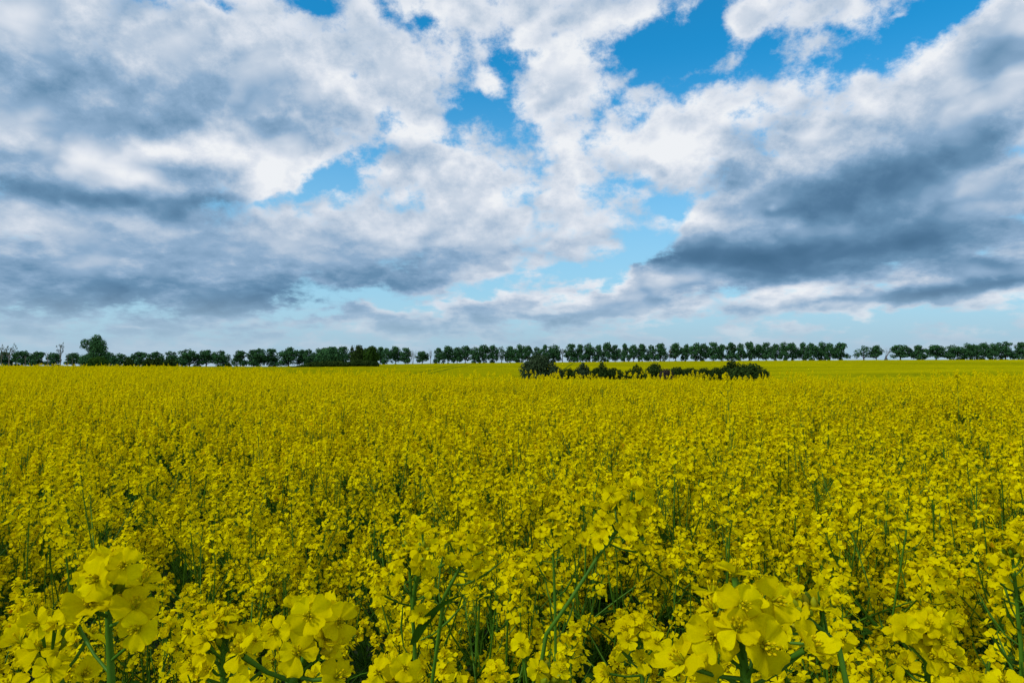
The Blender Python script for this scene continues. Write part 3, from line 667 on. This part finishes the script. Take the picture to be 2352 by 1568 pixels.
LIN = [linden(s_, lo, fu) for s_, lo, fu in ((1, .10, 1.0), (2, .08, .95), (3, .14, 1.05), (4, .10, 1.0), (5, .17, .95), (6, .12, 1.08), (7, .09, .98), (8, .15, 1.02))]
SPARSE = [linden(s_, .2, 1.0, 800) for s_ in (21, 22)]
YT = 545.0
def rowbase(u): return float(np.interp(u, U_r, R_r))
def ground_at(u, y):
    d = ray(u, HOR); return Vector((d.x * y, y, top1(d.x * y, y) - CROP))
def tree(u, w, toprow, label, y=YT, kind=None, rng=random.Random(9), name='tree', cat='tree', group=None):
    g = ground_at(u, y); z1 = at(u, toprow, y).z; H = z1 - g.z; W = w / F * y / .74
    trm, crm = kind or LIN[rng.randrange(len(LIN))]
    t = thing(name, label, cat, g, group, (0, 0, rng.uniform(0, 6.3)), (W, W, H))
    for nm, me in (('trunk', trm), ('crown', crm)):
        if me: o = bpy.data.objects.new(nm, me); COL.objects.link(o); o.parent = t
    return t
# the avenue: column of the crown's middle, its width and its top row in the 2352 x 1568 view
AV = [(12, 28, 809), (50, 38, 807), (87, 37, 809), (124, 28, 811), (169, 31, 811), (200, 30, 814), (246, 29, 809), (274, 32, 813), (320, 42, 809.5), (358, 32, 809), (390, 30, 808),
      (435, 44, 804), (474, 39, 804.5), (507, 32, 806.5), (552, 34, 806), (582, 28, 804), (595, 32, 801.5), (623, 30, 802), (663, 44, 799), (695, 24, 804), (710, 24, 803), (731, 26, 802), (753, 34, 800), (768, 32, 798), (788, 28, 797),
      (873, 24, 798), (889, 24, 800), (908, 26, 796), (932, 24, 799.5), (970, 28, 807), (1009, 24, 800), (1029, 27, 795), (1050, 22, 798.5), (1069, 25, 795), (1090, 22, 798), (1110, 26, 793), (1132, 23, 794), (1152, 23, 796), (1172, 23, 796),
      (1193, 25, 792.5), (1212, 22, 795), (1232, 21, 798), (1252, 25, 793), (1273, 27, 793), (1312, 26, 791), (1333, 22, 791.5), (1355, 25, 790), (1375, 21, 793), (1395, 22, 787.5), (1413, 19, 793), (1435, 25, 790.5), (1455, 20, 792.5), (1475, 25, 790.5), (1495, 21, 793.5), (1517, 30, 789.5),
      (1552, 27, 788.5), (1575, 23, 792), (1598, 26, 788.5), (1616, 20, 790), (1638, 27, 787), (1658, 20, 792), (1680, 28, 787.5), (1700, 21, 789.5), (1722, 27, 786.5), (1742, 21, 791), (1760, 23, 787.5), (1781, 21, 791), (1802, 25, 787), (1820, 23, 788.5), (1845, 26, 787.5), (1863, 22, 789), (1888, 29, 787), (1906, 23, 789), (1931, 33, 788.5),
      (1984, 40, 794), (2013, 26, 793.5), (2068, 43, 793), (2110, 39, 793.5), (2150, 43, 793), (2191, 31, 793.5), (2221, 31, 790), (2238, 23, 792), (2260, 27, 788.5), (2280, 23, 790), (2310, 43, 786), (2350, 33, 787), (2392, 36, 788), (2430, 30, 789), (-30, 32, 809)]
MARK = [(214, 'the tall two-lobed tree'), (529, 'the first gap from the left'), (948, 'the bare twin-stemmed tree'), (989, 'the bare single-trunked tree'), (1292, 'the thin sapling'), (1537, 'the narrow leafless tree'), (1958, 'the widest gap'), (2034, 'the leaning leafless tree')]
ORD = ['next', 'second', 'third', 'fourth', 'fifth', 'sixth', 'seventh', 'eighth', 'ninth', 'tenth', 'eleventh', 'twelfth', 'thirteenth', 'fourteenth', 'fifteenth', 'sixteenth', 'seventeenth', 'eighteenth', 'nineteenth']
SPECIAL = {12: 'broad low avenue tree behind the birch at the left edge of the photo', 970: 'short leafy avenue tree standing between two bare trees', 2068: 'first of three separate round avenue trees, right of the leaning leafless tree', 2110: 'middle one of three separate round avenue trees on the right horizon',
           2150: 'last of three separate round avenue trees on the right horizon', 2350: 'round avenue tree cut by the right edge of the photo', 2310: 'widest dense avenue tree close to the right edge of the photo',
           1931: 'leafy avenue tree ending the long unbroken row, just left of the widest gap', 1984: 'wide ragged avenue tree with see-through crown, just right of the widest gap', 1395: 'tallest domed avenue tree above the low bushes in the field'}
xs_ = sorted(a[0] for a in AV)
def avlabel(u):
    if u in SPECIAL: return SPECIAL[u]
    best = None
    for mx, nm in MARK:
        k = sum(1 for v in xs_ if min(u, mx) < v < max(u, mx))
        if best is None or k < best[0]: best = (k, 'right' if u > mx else 'left', nm)
    k, side, nm = best
    return f'{ORD[k]} round-crowned avenue tree to the {side} of {nm}'
rT = random.Random(31)
for (u, w, tp) in AV:
    if u < -20 or u > 2380: continue                      # outside the photograph
    k = SPARSE[u % 2] if u in (1984, 1152) else None
    tree(u, w * (1.10 if u < 1950 else 1.03), tp - .6, avlabel(u), YT + rT.uniform(-5, 5), k, rT, 'avenue_tree', 'tree', 'trees of the avenue along the horizon')
def bare(u, w, toprow, label, mt, seed, y=YT - 8, lean=0.0, twin=False, leaves=0, kids=4, depth=3, name='bare_tree', stub=False):
    rng = random.Random(seed); g = ground_at(u, y); H = at(u, toprow, y).z - g.z; W = w / F * y
    t = thing(name, label, 'tree', g); tr = MB((mt,)); ends = []
    r = (.014 if leaves else .018) * H
    if stub:
        tr.tube([Vector((0, 0, -.3)), Vector((.1, 0, H * .6)), Vector((-.1, 0, H * .9))], [r * 1.3, r, r * .7], mt, 6)
        for sgn in (-1, 1): tr.tube([Vector((0, 0, H * .78)), Vector((sgn * W * .3, 0, H * .92)), Vector((sgn * W * .45, 0, H))], [r * .6, r * .4, r * .2], mt, 5)
    else:
        for s_ in ((-1, 1) if twin else (1,)):
            d = Vector((lean + (.18 * s_ if twin else 0), 0, 1)); p = Vector((0, 0, -.3))
            tr.tube([p, p + d * H * .2, p + d * H * .42], [r * 1.2, r, r * .8], mt, 7)
            for i in range(kids + 2):
                a = i * 2.4 + rng.uniform(-.4, .4); q = p + d * H * rng.uniform(.3, .42)
                ends += limb(tr, q, Vector((math.cos(a) * .45 * W / H * 1.6 + lean, math.sin(a) * .45, 1)), H * .27, r * .5, depth - 1, rng, mt, .5, .35, 5, 3, .62)
        zt = max(v.z for v in tr.v); xt = max(abs(v.x) for v in tr.v)
        k = H / zt; kx = min(2.0, (W * .5) / xt * (1.25 if lean else 1))
        for i, v in enumerate(tr.v): tr.v[i] = Vector((v.x * kx, v.y * kx, v.z * k))
        ends = [Vector((e.x * kx, e.y * kx, e.z * k)) for e in ends]
    tr.build('trunk', t)
    if leaves:
        cr = MB(('crown_grey',))
        for e in ends: clumps(cr, [(e - Vector((0, 0, H * .03)), (H * .028, H * .028, H * .07))], leaves, H * .014, rng, 'crown_grey', .6, .1)
        cr.build('crown', t)
    return t
bare(948, 24, 801, 'bare twin-stemmed tree with grey branches left of centre in the avenue', 'bark_pale', 41, twin=True)
bare(989, 17, 799, 'bare single-trunked tree with upright grey branches left of centre in the avenue', 'bark_pale', 42)
bare(1292, 12, 800, 'thin sapling with a sparse crown above the right side of the big round bush', 'bark', 43, leaves=14, kids=3, depth=2)
bare(1537, 15, 796, 'narrow leafless tree with pale branches in the middle of the right-hand row', 'bark_pale', 44)
bare(2034, 22, 797, 'leaning leafless tree with a fan of grey branches right of the widest gap', 'bark_pale', 45, lean=.18)
YL = 420.0
bare(21, 27, 789, 'tall sparse birch with drooping twigs at the far left of the photo', 'bark_pale', 46, YL, leaves=26, kids=4, depth=2, name='birch_tree')
bare(139, 20, 786, 'tall thin birch with sparse leaf tufts between the low round trees at far left', 'bark_pale', 47, YL, leaves=24, kids=3, depth=2, name='birch_tree')
bare(3, 10, 797, 'small sparse birch cut by the left edge of the photo', 'bark_pale', 52, YL, leaves=24, kids=3, depth=2, name='birch_tree')
bare(109, 6, 808, 'pale dead trunk with a forked top at far left', 'bark_pale', 48, YL, stub=True, name='dead_tree')
bare(58, 4, 817, 'short pale dead trunk in front of the broad low tree at far left', 'bark_pale', 49, YL, stub=True, name='dead_tree')
bare(155, 8, 811, 'small dead tree with a few tufted twigs right of the tall thin birch', 'bark_pale', 50, YL, leaves=8, kids=2, depth=1, name='dead_tree')
bare(166, 4, 820, 'pale broken stump trunk left of the tall two-lobed tree', 'bark_pale', 51, YL, stub=True, name='dead_tree')
def woody(u, y, w, toprow, baserow, label, name, cat, lobes, m, n=1500, size=.05, seed=1, trunk=True, group=None, spikes=0):
    """a bush or tree of given outline: lobes in units of its width (x, y) and height (z)"""
    rng = random.Random(seed); g = ground_at(u, y); g.z = min(at(u, baserow, y).z, g.z + CROP) - .3; H = at(u, toprow, y).z - g.z; W = w / F * y
    t = thing(name, label, cat, g, group); cr = MB((m,)); st = MB(('bark',)); n = int(n * 2.4); size *= 1.1
    L = [(Vector((x * W, yy * W, z * H)), (a * W, a * W, c * H)) for (x, yy, z, a, c) in lobes]
    clumps(cr, L, n, size * (W + H) * .5, rng, m, inner=.2)
    for i in range(spikes):
        x = rng.uniform(-.45, .45) * W; z0 = rng.uniform(.3, .65) * H; clumps(cr, [(Vector((x, rng.uniform(-.2, .2) * W, z0 + H * .12)), (.025 * W, .025 * W, .16 * H))], 14, size * .5 * H, rng, m, .5)
    fit(cr, W, H)
    if trunk: limb(st, Vector((0, 0, 0)), UP, H * .5, .03 * H, 2, rng, 'bark', .6, .3)
    else:
        for i in range(5): limb(st, Vector((rng.uniform(-.25, .25) * W, 0, 0)), Vector((rng.uniform(-.6, .6), rng.uniform(-.5, .5), 1)), H * .4, .015 * H, 1, rng, 'bark')
    st.build('trunk' if trunk else 'branches', t); cr.build('crown' if trunk else 'foliage', t); return t
DOME = [(0, 0, .45, .42, .42), (-.25, .1, .38, .26, .34), (.25, -.1, .4, .26, .36), (.05, 0, .72, .28, .24), (-.12, 0, .62, .24, .26), (0, 0, .2, .46, .22)]
SPIKY = [(0, 0, .3, .42, .3), (-.28, 0, .4, .2, .3), (.2, 0, .45, .2, .35), (.02, 0, .72, .13, .26), (-.1, 0, .6, .14, .24), (.33, 0, .3, .16, .28)]
LOWB = [(-.3, 0, .4, .26, .38), (0, 0, .48, .28, .44), (.3, 0, .42, .26, .4), (.12, .1, .6, .18, .34), (-.15, 0, .62, .16, .3), (-.42, 0, .25, .14, .25), (.43, 0, .25, .14, .25)]
BIG = [(.12, 0, .62, .26, .26), (.14, 0, .84, .17, .14), (.28, 0, .66, .2, .2), (-.28, 0, .72, .18, .13), (-.38, 0, .62, .11, .1), (-.18, 0, .55, .14, .11), (.1, 0, .36, .3, .26), (.0, 0, .2, .42, .2), (.4, 0, .28, .2, .2), (-.3, 0, .2, .24, .18), (.33, 0, .52, .18, .16), (-.05, 0, .66, .12, .1), (.02, 0, .78, .16, .13)]
woody(214, YL, 62, 772, 838, 'tall two-lobed tree towering over the left end of the tree row', 'tall_tree', 'tree', BIG, 'crown', 3600, .020, 61)
woody(225, YL - 25, 44, 820, 840, 'fresh green shrub at the foot of the tall two-lobed tree', 'shrub', 'shrub', DOME, 'crown_light', 900, .04, 62, False)
woody(756, 300, 60, 798, 838, 'dark broad tree rising from the left part of the thicket mound', 'thicket_tree', 'tree', [(0, 0, .5, .34, .4), (-.3, 0, .42, .24, .34), (.3, 0, .5, .22, .36), (.1, 0, .78, .2, .2), (-.15, 0, .72, .2, .22)], 'crown', 1800, .03, 63)
woody(819, 300, 36, 794, 836, 'dark ragged spire-topped tree in the middle of the thicket mound', 'thicket_tree', 'tree', [(0, 0, .4, .4, .36), (.18, 0, .72, .2, .28), (-.25, 0, .7, .12, .28), (.05, 0, .85, .12, .16), (.3, 0, .5, .22, .3)], 'crown_dark', 1500, .035, 64, spikes=5)
woody(850, 300, 38, 796, 836, 'fresher green rounded tree at the right end of the thicket mound', 'thicket_tree', 'tree', [(0, 0, .5, .4, .42), (.1, 0, .78, .26, .2), (-.25, 0, .6, .2, .3), (.28, 0, .48, .22, .32)], 'crown_light', 1400, .035, 65)
for k, (u, w, tp, lb, side) in enumerate([(675, 26, 841, 847, 'lowest tip at the left end of the thicket mound'), (698, 36, 837, 846, 'low dark shrub just right of the mound\'s left tip'), (723, 42, 830, 845, 'dark shrub climbing towards the broad tree of the mound'), (748, 42, 828.5, 844, 'dark shrub below the broad tree of the mound'), (773, 40, 828, 843, 'dark shrub between the broad and the spire-topped tree of the mound'),
      (800, 36, 830, 841.5, 'low saddle of dark shrub left of the spire-topped tree'), (822, 36, 825, 840, 'brownish shrub below the spire-topped tree'), (845, 36, 827, 839, 'brownish shrub below the fresher green tree of the mound'), (862, 18, 830, 838, 'small last shrub at the right end of the thicket mound')]):
    woody(u, 285, w, tp, lb, side, 'shrub', 'shrub', LOWB, 'crown_dark', 700, .05, 70 + k, False, 'shrubs of the thicket mound')
for k, (u, w, tp, lab) in enumerate([(295, 24, 822, 'low dark shrub two trees right of the tall two-lobed tree'), (342, 30, 822, 'wide low shrub left of the gap, third from the tall two-lobed tree'), (362, 28, 823, 'dark low shrub in front of two rounded trees left of the first gap'), (392, 36, 825, 'broad dark shrub at the edge of the crop, left of the taller avenue trees'), (524, 16, 833, 'small shrub inside the first gap of the tree row')]):
    woody(u, YT - 30, w, tp, 845, lab, 'shrub', 'shrub', LOWB, 'crown_dark', 450, .06, 90 + k, False)
YH = 128.0
woody(1236, YH, 76, 817, 872, 'big round dark bush at the left end of the bushes in the field', 'bush', 'bush', DOME, 'crown_grey', 3200, .024, 101, False)
woody(1232, YH + 2, 70, 822, 874, 'dark leafy undergrowth within the big round bush', 'bush', 'bush', DOME, 'crown_dark', 1800, .03, 102, False) if False else None
HB = 'bushes standing in a row in the field'
for k, (u, w, tp, lab, m, shp, spk) in enumerate([
    (1277, 32, 842, 'low shrub leaning on the right side of the big round bush', 'crown_grey', LOWB, 2), (1305, 40, 846, 'low dark bush between the big round bush and the grey-green one', 'crown_dark', LOWB, 1), (1338, 34, 834, 'grey-green willow bush with upright shoots', 'crown_grey', SPIKY, 6),
    (1368, 28, 845, 'small dark bush just right of the grey-green willow bush', 'crown_dark', LOWB, 2), (1382, 28, 831, 'slender dark bush with a high pointed tip', 'crown_dark', SPIKY, 5), (1406, 48, 845, 'broad dark bush right of the high pointed one', 'crown_dark', LOWB, 3),
    (1441, 26, 851, 'lowest small bush in the middle of the row, before the ragged one', 'crown_dark', LOWB, 2), (1461, 34, 838, 'ragged open bush with yellow field showing through its gaps', 'crown_dark', SPIKY, 6), (1503, 38, 835, 'rounded dark green bush, highest of the right half before the end clump', 'crown_dark', DOME, 2),
    (1530, 30, 847, 'brownish purple bramble bush right of the rounded dark green one', 'crown_brown', LOWB, 0), (1556, 48, 843, 'long dark bush right of the brownish bramble', 'crown_dark', LOWB, 3), (1586, 44, 845, 'dark hedge bush with thin twigs, second right of the bramble', 'crown_dark', LOWB, 4),
    (1616, 44, 845, 'dark hedge bush, third right of the bramble', 'crown_dark', LOWB, 3), (1645, 36, 844, 'dark hedge bush joining the tall end clump', 'crown_dark', LOWB, 3), (1681, 50, 826, 'tall dark bush with shoots on top near the right end of the bushes', 'crown_dark', SPIKY, 7),
    (1720, 72, 836, 'broad sloping dark bush at the right end of the bushes', 'crown_dark', DOME, 2), (1758, 20, 851, 'last tiny shrub at the right end of the bushes', 'crown_dark', LOWB, 1)]):
    woody(u, YH + (k % 3 - 1) * 3, w * 1.05, tp + .5, 873, lab, 'bush', 'bush', shp, m, 1500, .032, 110 + k, False, HB, spk)
# a village church far behind the field
def steeple():
    y = 1500.0; P = at(2035, 828, y); zt = at(2035, 814.5, y).z; t = thing('church_steeple', 'tiny dark pointed church steeple far off, right of the leaning leafless tree', 'church steeple', Vector((P.x, y, P.z - 10)))
    H = zt - P.z + 10; mb = MB(('slate',)); h = 2.6
    mb.grid([[Vector((sx * h, sy * h, z)) for sx, sy in ((-1, -1), (1, -1), (1, 1), (-1, 1))] for z in (0, H * .55)], 'slate', False, True); mb.build('tower', t)
    sp = MB(('slate',)); sp.grid([[Vector((sx * h * k, sy * h * k, z)) for sx, sy in ((-1, -1), (1, -1), (1, 1), (-1, 1))] for z, k in ((H * .55, 1.15), (H * .62, .8), (H, .03))], 'slate', False, True); sp.build('spire', t)
steeple()
# ------------------------------------------------------------------ sunlight through thin cloud
sd = bpy.data.lights.new('sun', 'SUN'); sd.energy = 2.3; sd.angle = R(7); sd.color = (1.0, .97, .90)
so = bpy.data.objects.new('sun', sd); COL.objects.link(so)
d_ = Vector((math.sin(SUN_AZ) * math.cos(SUN_EL), math.cos(SUN_AZ) * math.cos(SUN_EL), math.sin(SUN_EL)))
so.rotation_euler = d_.to_track_quat('Z', 'Y').to_euler(); so.location = (-30, -20, 60)
